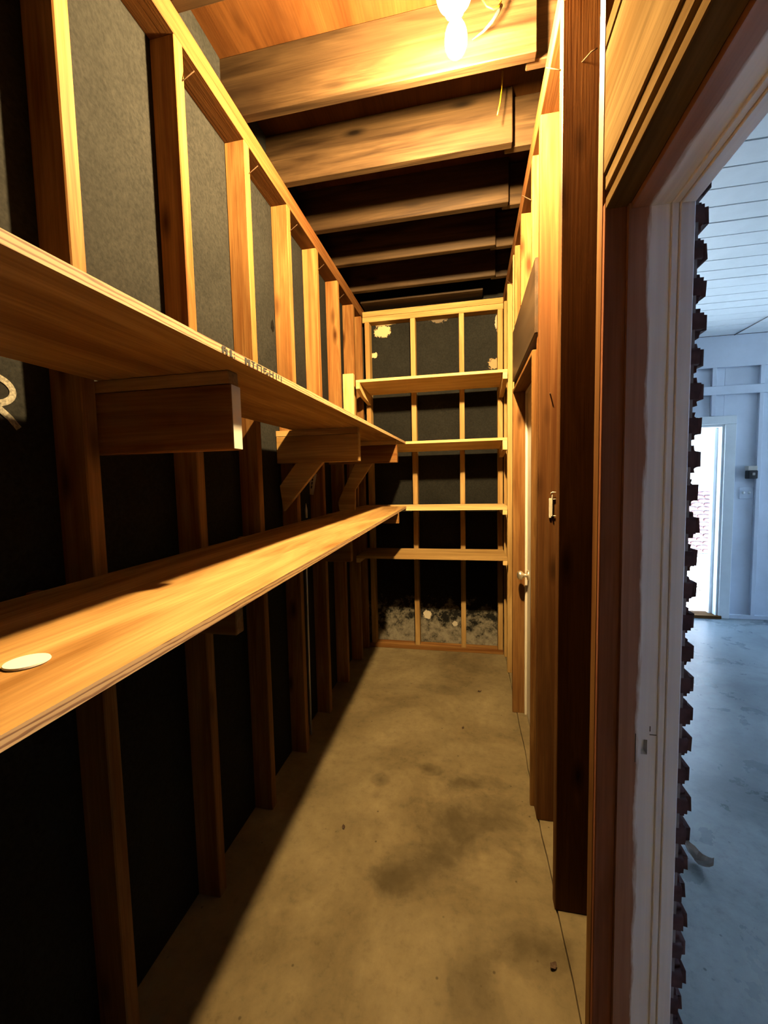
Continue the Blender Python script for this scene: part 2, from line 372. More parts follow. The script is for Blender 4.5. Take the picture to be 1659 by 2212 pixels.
# chalk letter R on the sheathing (half of it runs out of the photograph)
def ribbon(name, pts, width, x, mat, parent):
    bm = bmesh.new(); prev = None
    for i, (y, z) in enumerate(pts):
        a = Vector(pts[max(i-1, 0)]); b2 = Vector(pts[min(i+1, len(pts)-1)]); d = (b2-a).normalized(); n_ = Vector((-d[1], d[0]))*width/2
        cur = (bm.verts.new((x, y+n_[0], z+n_[1])), bm.verts.new((x, y-n_[0], z-n_[1])))
        if prev: bm.faces.new([prev[0], prev[1], cur[1], cur[0]])
        prev = cur
    return bm_done(bm, name, mat, parent)
bowl = [(0.672, 1.744)] + [(0.700+0.046*math.sin(t), 1.714+0.030*math.cos(t)) for t in [math.pi*k/14 for k in range(15)]] + [(0.672, 1.684)]
R1 = ribbon('chalk_letter', bowl, 0.014, XLS+.0012, 'chalk', WL)
ribbon('leg_stroke', [(0.700, 1.686), (0.715, 1.675), (0.735, 1.657), (0.752, 1.636)], 0.014, XLS+.0016, 'chalk', R1)
ribbon('stem_stroke', [(0.672, 1.75), (0.672, 1.70), (0.671, 1.634)], 0.014, XLS+.002, 'chalk', R1)
R1['label'] = 'chalk letter R'

# ------------------------------------------------------------------ end wall
WB = struct('wall_back', 'stud end wall with dark fibreboard, white mould stains near the floor', 'wall')
box('sheathing_board', XLS-.014, XRS+.06, YBS, YBS+.014, 0, ZD, 'fibreboard_back', WB, 0, centre=False)
box('light_shield', XLS-.06, 0.47, YBS+.016, YBS+.06, -.1, ZD+.05, 'cavity_wood', WB, 0)  # added light-blocking skin behind the end wall
box('bottom_plate', XL+.002, XR-.002, YB, YBS, 0, T, 'fir_x', WB, 0.002)
for x0, x1 in ((-0.875, -0.834), (-0.478, -0.436), (-0.073, -0.032), (0.236, 0.277)):
    box('stud', x0, x1, YB, YBS, T, 2.872, 'pine_z', WB, 0.003)  # paler wood than the side studs, brightening the end wall
box('top_plate', XL+.002, XR-.002, YB, YBS, 2.872, 2.917, 'pine_x', WB, 0.002)
box('top_plate', XL+.002, XR-.002, YB+.005, YBS, 2.9205, 2.964, 'pine_x', WB, 0.002)
box('nailer_board', XL+.01, 0.118, 3.49, 3.655, 3.001, 3.018, 'aged_fir_x', WB, 0.001)

# ------------------------------------------------------------------ right wall of the closet
WR = struct('wall_right', 'open stud wall with a header, between the closet and the carport', 'wall')
# sheathing pieces leave the two doorways open
for (y0, y1, z0, z1) in ((YF, .02, 0, ZD), (.02, 1.04, 2.14, ZD), (1.04, 1.89, 0, ZD), (1.89, 2.69, 2.09, ZD), (2.69, YBS, 0, ZD)):
    box('sheathing_board', XRS+.001, XRS+.014, y0, y1, z0, z1, 'fibreboard', WR, 0, centre=False)
for (y, z0, z1, mname) in ((-0.40, 0, ZP0, 'fir_z'), (-0.03, 0, ZP0, 'fir_z'), (1.002, 0, ZP0, 'fir_z'), (1.42, 0, ZP0, 'dark_fir_z'), (1.812, 0, ZP0, 'dark_fir_z'),
                        (2.02, 2.405, ZP0, 'fir_z'), (2.425, 2.405, ZP0, 'fir_z'), (2.733, 0, ZP0, 'fir_z'), (2.84, 0, ZP0, 'pine_z'), (3.235, 0, ZP0, 'pine_z'), (3.53, 0, ZP0, 'pine_z')):  # farthest studs get the lighter pine to look more brightly lit
    s = box('stud', XR, XRS, y, y+T, z0, z1, mname, WR, 0.003)
    if y in (1.42, 2.02, 2.84):
        cn = Vector(s.location); a = Vector((XR-.001, y+.02, 2.74)); bb = Vector((XR-.035, y+.06, 2.79))
        tube('nail', [a-cn, bb-cn], 0.0018, 'nail_metal', s, 6)
    if y == 1.42:
        cn = Vector(s.location)
        tube('nail', [Vector((.335, y+.003, 2.732))-cn, Vector((.358, y-.02, 2.738))-cn, Vector((.372, y-.028, 2.737))-cn], 0.002, 'nail_metal', s, 6)
    if y == 1.812:
        cn = Vector(s.location)
        tube('nail', [Vector((.326, y+.003, 1.845))-cn, Vector((.322, y-.018, 1.838))-cn], 0.0025, 'nail_metal', s, 6)
box('trimmer', XR, XRS, 1.8535, 1.888, 0, 2.09, 'fir_z', WR, 0.003)
box('trimmer', XR, XRS, 2.6935, 2.732, 0, 2.09, 'fir_z', WR, 0.003)
box('header', XR-.012, XR+.03, 1.8535, 2.731, 2.10, 2.404, 'tarred', WR, 0.004)
box('header', XR+.031, XRS, 1.8535, 2.731, 2.092, 2.404, 'aged_fir_y', WR, 0.002)
box('top_plate', XR, XRS, YF, YBS, ZP0, ZP0+T, 'dark_fir_y', WR, 0.002)
box('top_plate', XR, XRS, YF, YBS, ZP0+T+.001, ZP1, 'dark_fir_y', WR, 0.002)
# header over the near doorway
box('header', XR, XR+.04, 0.012, 1.0015, 2.136, 2.378, 'header_fir', WR, 0.003)
box('header', XR+.045, XRS, 0.012, 1.0015, 2.105, 2.378, 'fir_y', WR, 0.003)
box('header_plate', XR, XRS, 0.012, 1.0015, 2.384, 2.425, 'header_fir', WR, 0.003)
box('blocking', XR+.004, XR+.042, 0.012, 1.0015, 2.104, 2.133, 'header_fir', WR, 0.002)
box('cripple', XR, XRS, .42, .42+T, 2.425, ZP0, 'fir_z', WR, .003)

# ------------------------------------------------------------------ wall behind the camera
WF = struct('wall_front', 'dark fibreboard closet wall behind the viewer', 'wall')
box('sheathing_board', XLS-.014, XRS+.1, YF-.014, YF, 0, ZD, 'fibreboard', WF, 0)
box('light_shield', XLS-.06, 0.47, YF-.06, YF-.016, -.1, ZD+.05, 'cavity_wood', WF, 0)  # added skin that seals this side against outdoor light

# ------------------------------------------------------------------ ceiling: joists and decking
CE = struct('ceiling', 'open ceiling of dark joists under orange plywood decking', 'ceiling')
for y0, y1 in ((YF-.06, 0.20), (0.21, 1.43), (1.43, 2.65), (2.65, YBS+.06)):
    box('decking_panel', XLS-.06, 0.47, y0+.001, y1-.001, ZD, ZD+.02, 'decking', CE, 0.001)
JY = [-0.40, 0.01, 0.42, 0.83, 1.235, 1.65, 2.04, 2.452, 2.86, 3.272]
for j, y in enumerate(JY):
    tip = 0.20 + 0.025*math.sin(j*2.1)
    if j == 5: tip = 0.245
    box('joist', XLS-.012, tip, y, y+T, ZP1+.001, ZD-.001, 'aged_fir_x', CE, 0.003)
    if y > 1: box('joist_lap', tip-.03, 0.46, y+T+.002, y+2*T, ZP1+.010, ZD-.012, 'aged_fir_x', CE, 0.003)

# ------------------------------------------------------------------ far doorway: closed white door
D1 = struct('door_1', 'closed white painted door with small round knob in bare wooden jamb', 'door')
box('jamb', 0.266, 0.373, 1.889, 1.908, 0, 2.045, 'fir_z', D1, 0.002)
box('jamb', 0.266, 0.373, 2.672, 2.692, 0, 2.045, 'fir_z', D1, 0.002)
box('head_jamb', 0.266, 0.373, 1.909, 2.671, 2.026, 2.045, 'fir_y', D1, 0.002)
box('stop', 0.338, 0.3515, 2.655, 2.671, 0, 2.012, 'white_door_paint', D1, 0.001)
box('stop', 0.338, 0.3515, 1.909, 2.671, 2.013, 2.0255, 'white_door_paint', D1, 0.001)
box('stop', 0.338, 0.3515, 1.909, 1.923, 0, 2.012, 'white_door_paint', D1, 0.001)
dp = box('door_panel', 0.352, 0.388, 1.910, 2.670, 0.008, 2.024, 'white_door_paint', D1, 0.002)
kn = lathe('knob', [(0.0, 0.0), (.031, -.001), (.033, -.006), (.027, -.010), (.012, -.013), (.011, -.026), (.015, -.032), (.025, -.040), (.028, -.050), (.026, -.059), (.017, -.066), (0.001, -.069)], 'chrome', dp, (0.352-dp.location.x, 2.597-dp.location.y, 0.915-dp.location.z), 20, 'x')

# ------------------------------------------------------------------ near doorway: bare and white painted frame
D2 = struct('door_2', 'doorway frame, bare brown timber inside and chipped white paint outside', 'door frame')
box('trimmer', XR, 0.3285, 0.984, 1.0008, 0, 2.074, 'reddish_z', D2, 0.002)
bm = bmesh.new()
hx0, hx1, hz0, hz1 = .3705, .383, .884, .918
for q in ((.3245, hx0, .972, .9995, 0, 2.074), (hx1, .4005, .972, .9995, 0, 2.074), (hx0, hx1, .972, .9995, 0, hz0), (hx0, hx1, .972, .9995, hz1, 2.074), (hx0, hx1, .990, .9995, hz0, hz1)):
    bm_box(bm, *q)
jb = bm_done(bm, 'jamb', 'painted_jamb_z', D2)
bm = bmesh.new()
for q in ((hx0-.012, hx0-.0105, .9712, .9722, hz0-.02, hz1+.012), (hx1+.004, hx1+.028, .9712, .9722, hz1+.012, hz1+.0135), (hx1+.030, hx1+.0315, .9712, .9722, hz0+.002, hz0+.024), (hx1+.004, hx1+.0055, .9712, .9722, hz1+.02, hz1+.032)): bm_box(bm, *q)
bm_done(bm, 'strike_scoring', 'grey_sheath', jb)
bm = bmesh.new()
for q in ((.4007, .414, .966, .9995, 0, 2.074), (.4142, .4410, .962, .9995, 0, 2.074)): bm_box(bm, *q, bevel=.0015)
bm_done(bm, 'brick_mould', 'painted_jamb_z', D2)
# near side of the doorway (outside the photograph)
box('trimmer', XR, 0.3243, 0.0125, 0.030, 0, 2.056, 'stained_z', D2, 0.002)
box('jamb', .3245, .4410, 0.0125, 0.042, 0, 2.045, 'painted_jamb_z', D2, 0.002, centre=False)
# head of the doorway
box('head_trimmer', XR, 0.3285, 0.0305, 0.9835, 2.056, 2.079, 'header_fir', D2, 0.002)
box('head_jamb', .3287, .4005, 0.0425, 0.9715, 2.045, 2.10, 'painted_jamb_y', D2, 0.0, centre=False)
box('head_mould', .4007, .414, 0.0425, 0.9655, 2.040, 2.10, 'painted_jamb_y', D2, 0.0015, centre=False)
box('head_mould', .4142, .4410, 0.0425, 0.9615, 2.036, 2.10, 'painted_jamb_y', D2, 0.0015, centre=False)

# ------------------------------------------------------------------ brick veneer outside
BW = struct('wall_brick', 'dark red brick veneer beside the doorway with deep raked joints', 'wall')
def brick_mesh(seed, L, D, H):
    random.seed(seed); bm = bmesh.new(); bm_box(bm, -D/2, D/2, -L/2, L/2, -H/2, H/2)
    bmesh.ops.bevel(bm, geom=list(bm.edges), offset=.013, segments=3, affect='EDGES')
    for v in bm.verts: v.co += Vector((random.uniform(-.0014, .0014), random.uniform(-.002, .002), random.uniform(-.0014, .0014)))
    me = bpy.data.meshes.new('brick'); bm.to_mesh(me); bm.free(); me.materials.append(MATS['brick_clay'])
    for p in me.polygons: p.use_smooth = True
    return me
PITCHB, BH, BX0, BX1 = 0.0714, 0.0585, 0.412, 0.490
full = [brick_mesh(k, .195, BX1-BX0, BH) for k in range(5)]; half = [brick_mesh(20+k, .092, BX1-BX0, BH) for k in range(5)]
random.seed(11)
ncourse = 41; top0 = 2.063
stuff = bmesh.new()
for k in range(ncourse):
    zc = top0 - BH/2 - (k-12)*PITCHB
    if zc < BH/2 or zc > 2.95: continue
    y = 1.0015
    odd = k % 2
    first = True; idx = 0
    while y < 4.80:
        L = .092 if (first and odd) else .195
        if y+L > 4.84: break
        door_hit = (y+L > 1.90 and y < 2.68 and zc < 2.10)
        if not door_hit:
            if idx < 3:
                me = random.choice(half if L < .1 else full)
                o = bpy.data.objects.new('brick', me); COL.objects.link(o); o.parent = BW
                o.location = ((BX0+BX1)/2 + random.uniform(-.004, .004), y+L/2+random.uniform(-.002, .002), zc)
                o.rotation_euler = (random.uniform(-.02, .02), 0, random.uniform(-.02, .02))
            else:
                bm_box(stuff, BX0, BX1+random.uniform(-.003, .003), y, y+L, zc-BH/2, zc+BH/2)
        y += L+.0125; first = False; idx += 1
so = bm_done(stuff, 'brickwork', 'brick_clay', BW); so['kind'] = 'stuff'
bm = bmesh.new()
for q in ((.414, .4665, 1.006, 1.895, 0, 2.95), (.414, .4665, 1.895, 2.69, 2.10, 2.95), (.414, .4665, 2.69, 4.85, 0, 2.95)): bm_box(bm, *q)
bm_done(bm, 'mortar', 'mortar', BW)
# masonry above the head and on the near side of the doorway
bm = bmesh.new()
for k in range(12):
    z = 2.112+k*PITCHB
    if z > 2.90: break
    for q in range(5): bm_box(bm, BX0, BX1, -.0+q*.195, q*.195+.183, z, z+BH)
for k in range(41):
    z = .006+k*PITCHB
    if z > 2.9: break
    for q in range(9): bm_box(bm, BX0, BX1, -1.9+q*.2075+(.1 if k % 2 else 0), -1.9+.195+q*.2075-(0.0)+(.1 if k % 2 and q < 8 else 0), z, z+BH)
so = bm_done(bm, 'brickwork', 'brick_clay', BW); so['kind'] = 'stuff'
bm = bmesh.new()
for q in ((.414, .4665, -2.0, .012, 0, 2.95), (.414, .4665, .012, 1.0, 2.102, 2.95)): bm_box(bm, *q)
bm_done(bm, 'mortar', 'mortar', BW)

# ------------------------------------------------------------------ carport
XC1 = 6.6; YC0, YC1 = -2.0, 4.85; ZC = 2.887
fc = box('floor_carport', 0.458, XC1, YC0, YC1+.2, -.1, -.001, 'concrete_carport', None, 0, centre=False)
tag(fc, 'smooth grey blue concrete floor of the carport outside the doorway', 'floor', None, 'structure')
CC = struct('ceiling_carport', 'pale carport ceiling of long painted planks with dark joints', 'ceiling')
pk = None; y = YC1; cnt = 0
while y > YC0:
    dy = 0.1525
    if pk is None:
        bm = bmesh.new(); bm_box(bm, .4835-3.5, XC1-3.5, -dy/2+.0035, dy/2-.0035, 0, .016, bevel=.0015)
        pk = bm_done(bm, 'plank', 'white_trim_paint', CC, (3.5, y-dy/2, ZC))
    else:
        o = pk.copy(); COL.objects.link(o); o.location = (3.5, y-dy/2, ZC+random.uniform(-.0008, .0008))
    y -= dy
box('backing', .47, XC1+.1, YC0-.1, YC1+.1, ZC+.018, ZC+.04, 'joint_shadow', CC, 0)
box('roof_shield', -1.3, XC1+.4, YC0-.3, YC1+.3, ZD+.05, ZD+.10, 'cavity_wood', CC, 0)  # unseen cover added to keep sky light out from above
WC = struct('wall_carport', 'pale blue carport end wall of flat panels divided by battens', 'wall')
DX0, DX1, DZ = 1.62, 2.545, 2.005
for q in ((.47, DX0, 0, ZC), (DX0, DX1, DZ, ZC), (DX1, XC1, 0, ZC)):
    box('panel', q[0]+.001, q[1]-.001, YC1+.03, YC1+.045, q[2], q[3], 'pale_wall_paint', WC, 0)
box('frieze_board', .484, XC1, YC1, YC1+.029, 2.575, ZC-.002, 'pale_wall_paint', WC, 0.002)
box('rail', .484, XC1, YC1, YC1+.029, 2.305, 2.39, 'pale_wall_paint', WC, 0.002)
box('base_rail', DX1+.101, XC1, YC1, YC1+.029, 0, 0.042, 'pale_wall_paint', WC, 0.002)
box('base_rail', .484, DX0-.101, YC1, YC1+.029, 0, 0.042, 'pale_wall_paint', WC, 0.002)
for k in range(-4, 10):
    x = 2.418+.42*k
    if x+.04 > XC1 or x < .5: continue
    box('batten', x, x+.038, YC1-.002, YC1+.029, 2.391, 2.574, 'pale_wall_paint', WC, 0.002)
    lo = .043 if (x > DX1+.1 or x+.04 < DX0-.1) else DZ+.09
    box('batten', x, x+.038, YC1-.002, YC1+.029, lo, 2.304, 'pale_wall_paint', WC, 0.002)
box('light_shield', -.1, DX0, YC1+.046, YC1+.07, -.1, ZD+.05, 'cavity_wood', WC, 0)  # unseen sheets added behind the panels to block outdoor light
box('light_shield', DX1, XC1, YC1+.046, YC1+.07, -.1, ZD+.05, 'cavity_wood', WC, 0)
box('light_shield', DX0, DX1, YC1+.046, YC1+.07, DZ, ZD+.05, 'cavity_wood', WC, 0)
D3 = struct('door_3', 'open doorway with white casing in the carport end wall', 'door')
box('casing', DX1, DX1+.098, YC1-.014, YC1+.029, 0, DZ+.001, 'white_trim_paint', D3, 0.003)
box('casing', DX0-.098, DX0, YC1-.014, YC1+.029, 0, DZ+.001, 'white_trim_paint', D3, 0.003)
box('head_casing', DX0-.098, DX1+.098, YC1-.014, YC1+.029, DZ+.002, DZ+.085, 'white_trim_paint', D3, 0.003)
box('jamb', DX1-.022, DX1-.001, YC1+.0, YC1+.12, 0.02, DZ, 'white_trim_paint', D3, 0.002)
box('jamb', DX0+.001, DX0+.022, YC1+.0, YC1+.12, 0.02, DZ, 'white_trim_paint', D3, 0.002)
box('head_jamb', DX0+.023, DX1-.023, YC1+.0, YC1+.12, DZ-.022, DZ-.001, 'white_trim_paint', D3, 0.002)
box('stop', DX1-.05, DX1-.0225, YC1+.07, YC1+.12, 0.02, DZ-.023, 'white_trim_paint', D3, 0.002)
box('threshold', DX0-.02, DX1+.02, YC1-.03, YC1+.14, 0, .03, 'fir_x', D3, 0.002)
box('strike_plate', DX1-.0235, DX1-.0222, YC1+.02, YC1+.045, .93, .985, 'galvanised', D3, 0)
# unseen side wall; its opening is added and sized to brighten the far end
WG = struct('wall_carport_side', 'unseen carport side wall with a wide opening added for daylight', 'wall')
OY0, OY1, OZ = 2.5, 4.6, 2.45
for (y0, y1, z0, z1) in ((YC0, OY0, 0, ZC), (OY1, YC1+.07, 0, ZC), (OY0, OY1, OZ, ZC)):
    box('panel', XC1, XC1+.05, y0, y1, z0, z1+.3, 'pale_wall_paint', WG, 0)
box('wall_carport_front', 0.4, XC1+.05, YC0-.05, YC0, 0, ZC+.3, 'pale_wall_paint', None, 0)
tag(bpy.data.objects['wall_carport_front'], 'plain pale carport wall opposite the end wall', 'wall', None, 'structure')

# ------------------------------------------------------------------ outdoors beyond the carport door
gd = box('ground', -14, 30, YC1+.2, 30, -.3, -.02, 'ground_litter', None, 0); tag(gd, 'pale bright ground outside the carport door', 'ground', None, 'structure')
g2 = box('ground', XC1+.05, 30, -20, YC1+.2, -.3, -.02, 'ground_litter', None, 0); tag(g2, 'pale driveway beside the carport opening', 'ground', None, 'structure')
HB = empty('neighbour_house', (4.0, 9.0, 0), 'bright brick house wall with a white window seen through the carport doorway', 'building')
box('wall', 0.5, 9.0, 9.0, 9.25, -.1, 4.2, 'far_mortar', HB, 0)
random.seed(5); bms = [brick_mesh(60+k, .2, .05, .06) for k in range(2)]
for me in bms: me.materials.clear(); me.materials.append(MATS['far_brick'])
cnt = 0; bk = bmesh.new()
for r_ in range(40):
    for q in range(40):
        x = .6+q*.212+(.106 if r_ % 2 else 0); z = .04+r_*.0745
        if 3.9 < x+.1 < 5.4 and 1.2 < z < 2.65: continue
        if 3.1 < x < 4.9 and cnt < 200:
            o = bpy.data.objects.new('brick', bms[cnt % 2]); COL.objects.link(o); o.parent = HB; o.location = (x+.1, 8.985, z); o.rotation_euler = (0, 0, math.pi/2); cnt += 1
        else: bm_box(bk, x, x+.2, 8.985, 9.0, z-.03, z+.03)
so = bm_done(bk, 'brickwork', 'far_brick', HB); so['kind'] = 'stuff'
box('window_frame', 4.0, 5.3, 8.96, 9.0, 1.26, 2.6, 'white_trim_paint', HB, 0.01)
box('window_sash', 4.1, 5.2, 8.94, 8.96, 1.36, 1.92, 'white_plastic', HB, 0.004)
box('window_sash', 4.1, 5.2, 8.93, 8.96, 1.94, 2.5, 'white_plastic', HB, 0.004)
adopt(HB)
bm = bmesh.new(); random.seed(9)
for k in range(700):
    x, y = random.uniform(1.6, 5.0), random.uniform(5.3, 8.6)
    a, l, w_ = random.uniform(0, 6.3), random.uniform(.03, .07), random.uniform(.012, .025)
    d = Vector((math.cos(a), math.sin(a), 0)); n_ = Vector((-d.y, d.x, 0)); p = Vector((x, y, -.014))
    h1, h2 = random.uniform(0, .025), random.uniform(0, .025)
    v = [bm.verts.new(p-d*l), bm.verts.new(p+n_*w_+Vector((0, 0, h1))), bm.verts.new(p+d*l), bm.verts.new(p-n_*w_+Vector((0, 0, h2)))]
    bm.faces.new(v)
lt = bm_done(bm, 'leaf_litter', 'leaf_litter'); tag(lt, 'scattered dry leaves on the bright ground outside the carport door', 'leaves', None, 'stuff')

# ------------------------------------------------------------------ left shelves
def lerp(a, b2, t): return a+(b2-a)*t
UF, UZ0, UZ1 = -0.478, 1.757, 1.790        # front edge x, underside z near / far
def uz(y): return lerp(UZ0, UZ1, (y-.36)/(3.2-.36))
US = empty('wall_shelf', (-.69, 1.6, 1.75), 'long plywood shelf on thick timber brackets, ink stamped lettering on its front edge', 'shelf')
y0, y1, th = -.55, 3.199, .0165
bo = [(XL+.002, y0, uz(y0)), (UF, y0, uz(y0)), (UF, y1, uz(y1)), (XL+.002, y1, uz(y1))]
board = slab8('board', bo, [(a, b2, c+th) for a, b2, c in bo], ['ply_y', 'ply_edge'], US)
# smeared stamp on the edge
bm = bmesh.new()
def stroke(X0, X1, t0=0.08, t1=0.92, lean=0.0):
    a = on(0, UF+.0006, 470+X0/11.06, 735+(90+.53*X0)/11.06).y; c = on(0, UF+.0006, 470+X1/11.06, 735+(90+.53*X1)/11.06).y
    za, zc = uz(a), uz(c)
    v = [bm.verts.new((UF+.0006, a+lean, za+th*t0)), bm.verts.new((UF+.0006, c+lean, zc+th*t0)), bm.verts.new((UF+.0006, c, zc+th*t1)), bm.verts.new((UF+.0006, a, za+th*t1))]
    bm.faces.new(v)
for q in ((108, 150), (150, 200, .72, .95), (150, 200, .42, .6), (196, 240, .08, .75), (296, 345), (345, 372, .08, .2), (398, 415, .1, .35), (395, 410, .55, .7), (655, 700), (700, 735, .45, .8), (735, 782), (845, 870), (812, 845, .82, .93), (870, 900, .82, .93), (940, 968), (968, 1040, .8, .93), (1040, 1060), (1102, 1122), (1122, 1180, .75, .92), (1122, 1165, .42, .55), (1150, 1190, .08, .25), (1190, 1215, .12, .5), (1240, 1262), (1262, 1320, .4, .55), (1320, 1340), (1398, 1415), (1455, 1468, .4, .92), (1518, 1532)):
    stroke(*q)
bm_done(bm, 'ink_stamp', 'ink', board, -board.location)['kind'] = 'stuff'
def bracket(y_, xe, z0, parent, mat='fir_x', brace=None, ztop=None):
    zt = ztop if ztop is not None else uz(y_)-.001
    b_ = box('bracket', XLS+.001, xe, y_, y_+T-.002, z0, zt-.030, mat, parent, 0.0025)
    f_ = box('filler_strip', XLS+.001, xe-.004, y_, y_+T-.002, zt-.029, zt, 'ply_x', None, 0.001); f_.parent = b_; f_.location = Vector(f_.location)-Vector(b_.location)
    if brace:
        e = extrude_poly('brace', brace, 'y', y_+.004, y_+.034, 'pine_x'); e.parent = b_; e.location = Vector(e.location)-Vector(b_.location)
    return b_
b1 = bracket(.874, -.532, 1.583, US)
pe = box('pale_end', -.5318, -.5306, .8755, .9115, 1.5850, uz(.874)-.033, 'white_plastic', None, 0); pe.parent = b1; pe.location = Vector(pe.location)-Vector(b1.location)  # thin pale sheet over the end face of the bracket
bracket(2.021, -.540, 1.607, US, 'pine_x', [(-.975, 1.49), (-.960, 1.356), (-.735, 1.606), (-.880, 1.606)])
bracket(2.840, -.486, 1.632, US, 'fir_x', [(-.925, 1.36), (-.905, 1.26), (-.80, 1.30), (-.795, 1.45), (-.665, 1.631), (-.790, 1.631)])
adopt(US)

LZ0, LZ1 = 1.280, 1.306
def lz(y): return lerp(LZ0, LZ1, (y-.28)/(3.2-.28))
LSH = empty('wall_shelf', (-.67, 1.6, 1.27), 'long lower plywood shelf with a small white disc lying on it', 'shelf')
th2 = .0155
def lx(y): return lerp(-.414, -.482, (y-.28)/(3.2-.28))
tp = [(XL+.002, y0, lz(y0)), (lx(y0), y0, lz(y0)), (lx(3.199), 3.199, lz(3.199)), (XL+.002, 3.199, lz(3.199))]
slab8('board', [(a, b2, c-th2) for a, b2, c in tp], tp, ['ply_y', 'ply_edge'], LSH)
for (y_, xe, z0) in ((.735, -.46, 1.197), (1.612, -.475, 1.175), (2.765, -.47, 1.214)):
    zt = lz(y_)-th2-.0015
    box('bracket', XLS+.001, xe, y_, y_+.028, z0, zt, 'fir_x', LSH, 0.002)
adopt(LSH)

# ------------------------------------------------------------------ end wall shelves
def end_shelf(label, xl, xr, yf, zb_back, zb_front, th, cleat_h, mat, cut=False, left=True, right=True):
    sh = empty('end_shelf', ((xl+xr)/2, 3.4, zb_back), label, 'shelf', None)
    bo = [(xl, yf, zb_front), (xr, yf, zb_front), (xr, YB-.001, zb_back), (xl, YB-.001, zb_back)]
    slab8('board', bo, [(a, b2, c+th) for a, b2, c in bo], [mat, mat], sh)
    for on_, x0, x1 in ((left, xl-.0005, xl+.030), (right, xr-.032, xr)):
        if not on_: continue
        yv = yf+.001
        pr = [(yv, zb_front-.0012), (yv, zb_front-cleat_h*(.55 if cut else 1)), (yv+(.12 if cut else .0), zb_front-cleat_h), (YB-.002, zb_back-cleat_h), (YB-.002, zb_back-.0012)]
        if not cut: pr.pop(2)
        extrude_poly('cleat', pr, 'x', x0, x1, 'pale_pine_y', sh)
    adopt(sh); return sh
end_shelf('highest of the four plank shelves across the end wall, on notched cleats', -.860, .279, 3.185, 2.253, 2.277, .020, .085, 'pale_pine_x', cut=True)
end_shelf('second plank shelf across the end wall, level with the long upper shelf', XL+.003, .279, 3.2005, 1.752, 1.789, .019, .07, 'pale_pine_x', left=False)
end_shelf('third plank shelf across the end wall, level with the long lower shelf', XL+.003, .279, 3.2005, 1.268, 1.272, .030, .036, 'pale_pine_x', left=False)
end_shelf('lowest plank shelf across the end wall, streaked with dark stains', XL+.003, .279, 3.180, .893, .890, .019, .034, 'pine_x', left=True)
tag(box('timber_block', XLS+.001, XL-.001, 3.243, 3.284, uz(3.2)+th+.001, 2.366, 'pale_pine_z', None, .002), 'short pale upright timber standing on the long upper shelf against a stud', 'timber')

# ------------------------------------------------------------------ bare bulb
BX, BY, BZ = -0.031, 1.440, 2.886
DZB = 0.026
LA = empty('ceiling_lamp', (BX, BY-.01, 2.985), 'glowing bare bulb in a round white porcelain holder', 'lamp')
hd = lathe('lamp_holder', [(0.001, 3.02), (.056, 3.02), (.058, 3.005), (.057, 2.988), (.050, 2.972), (.036, 2.962), (.031, 2.948), (.029, 2.938), (.0005, 2.938)], 'porcelain', LA, (BX-.004, BY-.012, DZB), 40)
bx_ = box('junction_box', BX-.055, BX+.05, BY-.075, BY+.045, 3.047, 3.085, 'galvanised', LA, .004)
box('mount_bar', BX-.02, BX+.02, 1.277, BY+.03, 3.086, 3.105, 'galvanised', LA, .002)
pr = [(.0005, 2.937), (.0145, 2.936), (.0150, 2.918), (.020, 2.903), (.0285, 2.888), (.0330, 2.873), (.0345, 2.856), (.0330, 2.838), (.0270, 2.823), (.0180, 2.813), (.0085, 2.8085), (.0005, 2.8075)]
lathe('bulb', pr, 'lit_bulb', LA, (BX, BY-.012, DZB), 24)
adopt(LA)
# loose wires
p = [on(1, 1.60, 1030, -25), on(1, 1.58, 1040, -5), on(1, 1.575, 1052, 14), on(1, 1.58, 1066, 20), on(1, 1.59, 1077, 14), on(1, 1.60, 1082, 4), on(1, 1.61, 1076, -8)]
tag(tube('electrical_wire', p, .0032, 'yellow_wire', None, 8), 'short yellow wire looping down beside the lamp holder', 'wire')
p = [on(1, 1.61, 1083, 12), on(1, 1.60, 1076, 26), on(1, 1.60, 1062, 48), on(1, 1.61, 1044, 68), on(1, 1.625, 1020, 86)]
tag(tube('electrical_cable', p, [.006, .0065, .006, .004, .0015], 'grey_sheath', None, 8), 'dark grey cable end curling off the first joist near the bulb', 'cable')
p = [on(1, 1.97, 1086, 100), on(1, 1.965, 1086, 150), on(1, 1.96, 1084, 190), on(1, 1.955, 1080, 222), on(1, 1.945, 1074, 249)]
tag(tube('electrical_wire', p, .0026, 'yellow_wire', None, 8), 'thin yellow wire hanging down between the first two joists', 'wire')

# ------------------------------------------------------------------ small things
tag(lathe('plastic_disc', [(.0005, 0), (.0235, 0), (.0242, .0012), (.0235, .0030), (.0005, .0030)], 'white_plastic', None, (-.548, .405, lz(.405)+.0004), 32, 'z', False), 'small round white disc lying on the long lower shelf', 'disc')
DB = empty('door_bolt', (.34, 1.80, 1.39), 'small bright metal latch on the stud beside the closed door', 'latch')
YM = 1.8115
box('plate', .3235, .3330, YM-.005, YM-.0008, 1.336, 1.417, 'bright_plating', DB, .0015)
box('barrel', .3330, .3375, YM-.010, YM-.0008, 1.342, 1.432, 'bright_plating', DB, .002)
tube('hook', [(.331, YM-.006, 1.43), (.332, YM-.008, 1.441), (.337, YM-.008, 1.443), (.352, YM-.006, 1.441)], .0022, 'bright_plating', DB, 8)
tube('staple', [(.340, YM-.004, 1.414), (.352, YM-.003, 1.414)], .0016, 'bright_plating', DB, 6)
tube('staple', [(.340, YM-.004, 1.345), (.353, YM-.003, 1.345)], .0016, 'bright_plating', DB, 6)
adopt(DB)
TG = empty('paper_tag', (-.94, 2.46, 1.49), 'small printed paper tag stapled to a stud behind the diagonal brace', 'tag')
YT = LS[7]-.0012
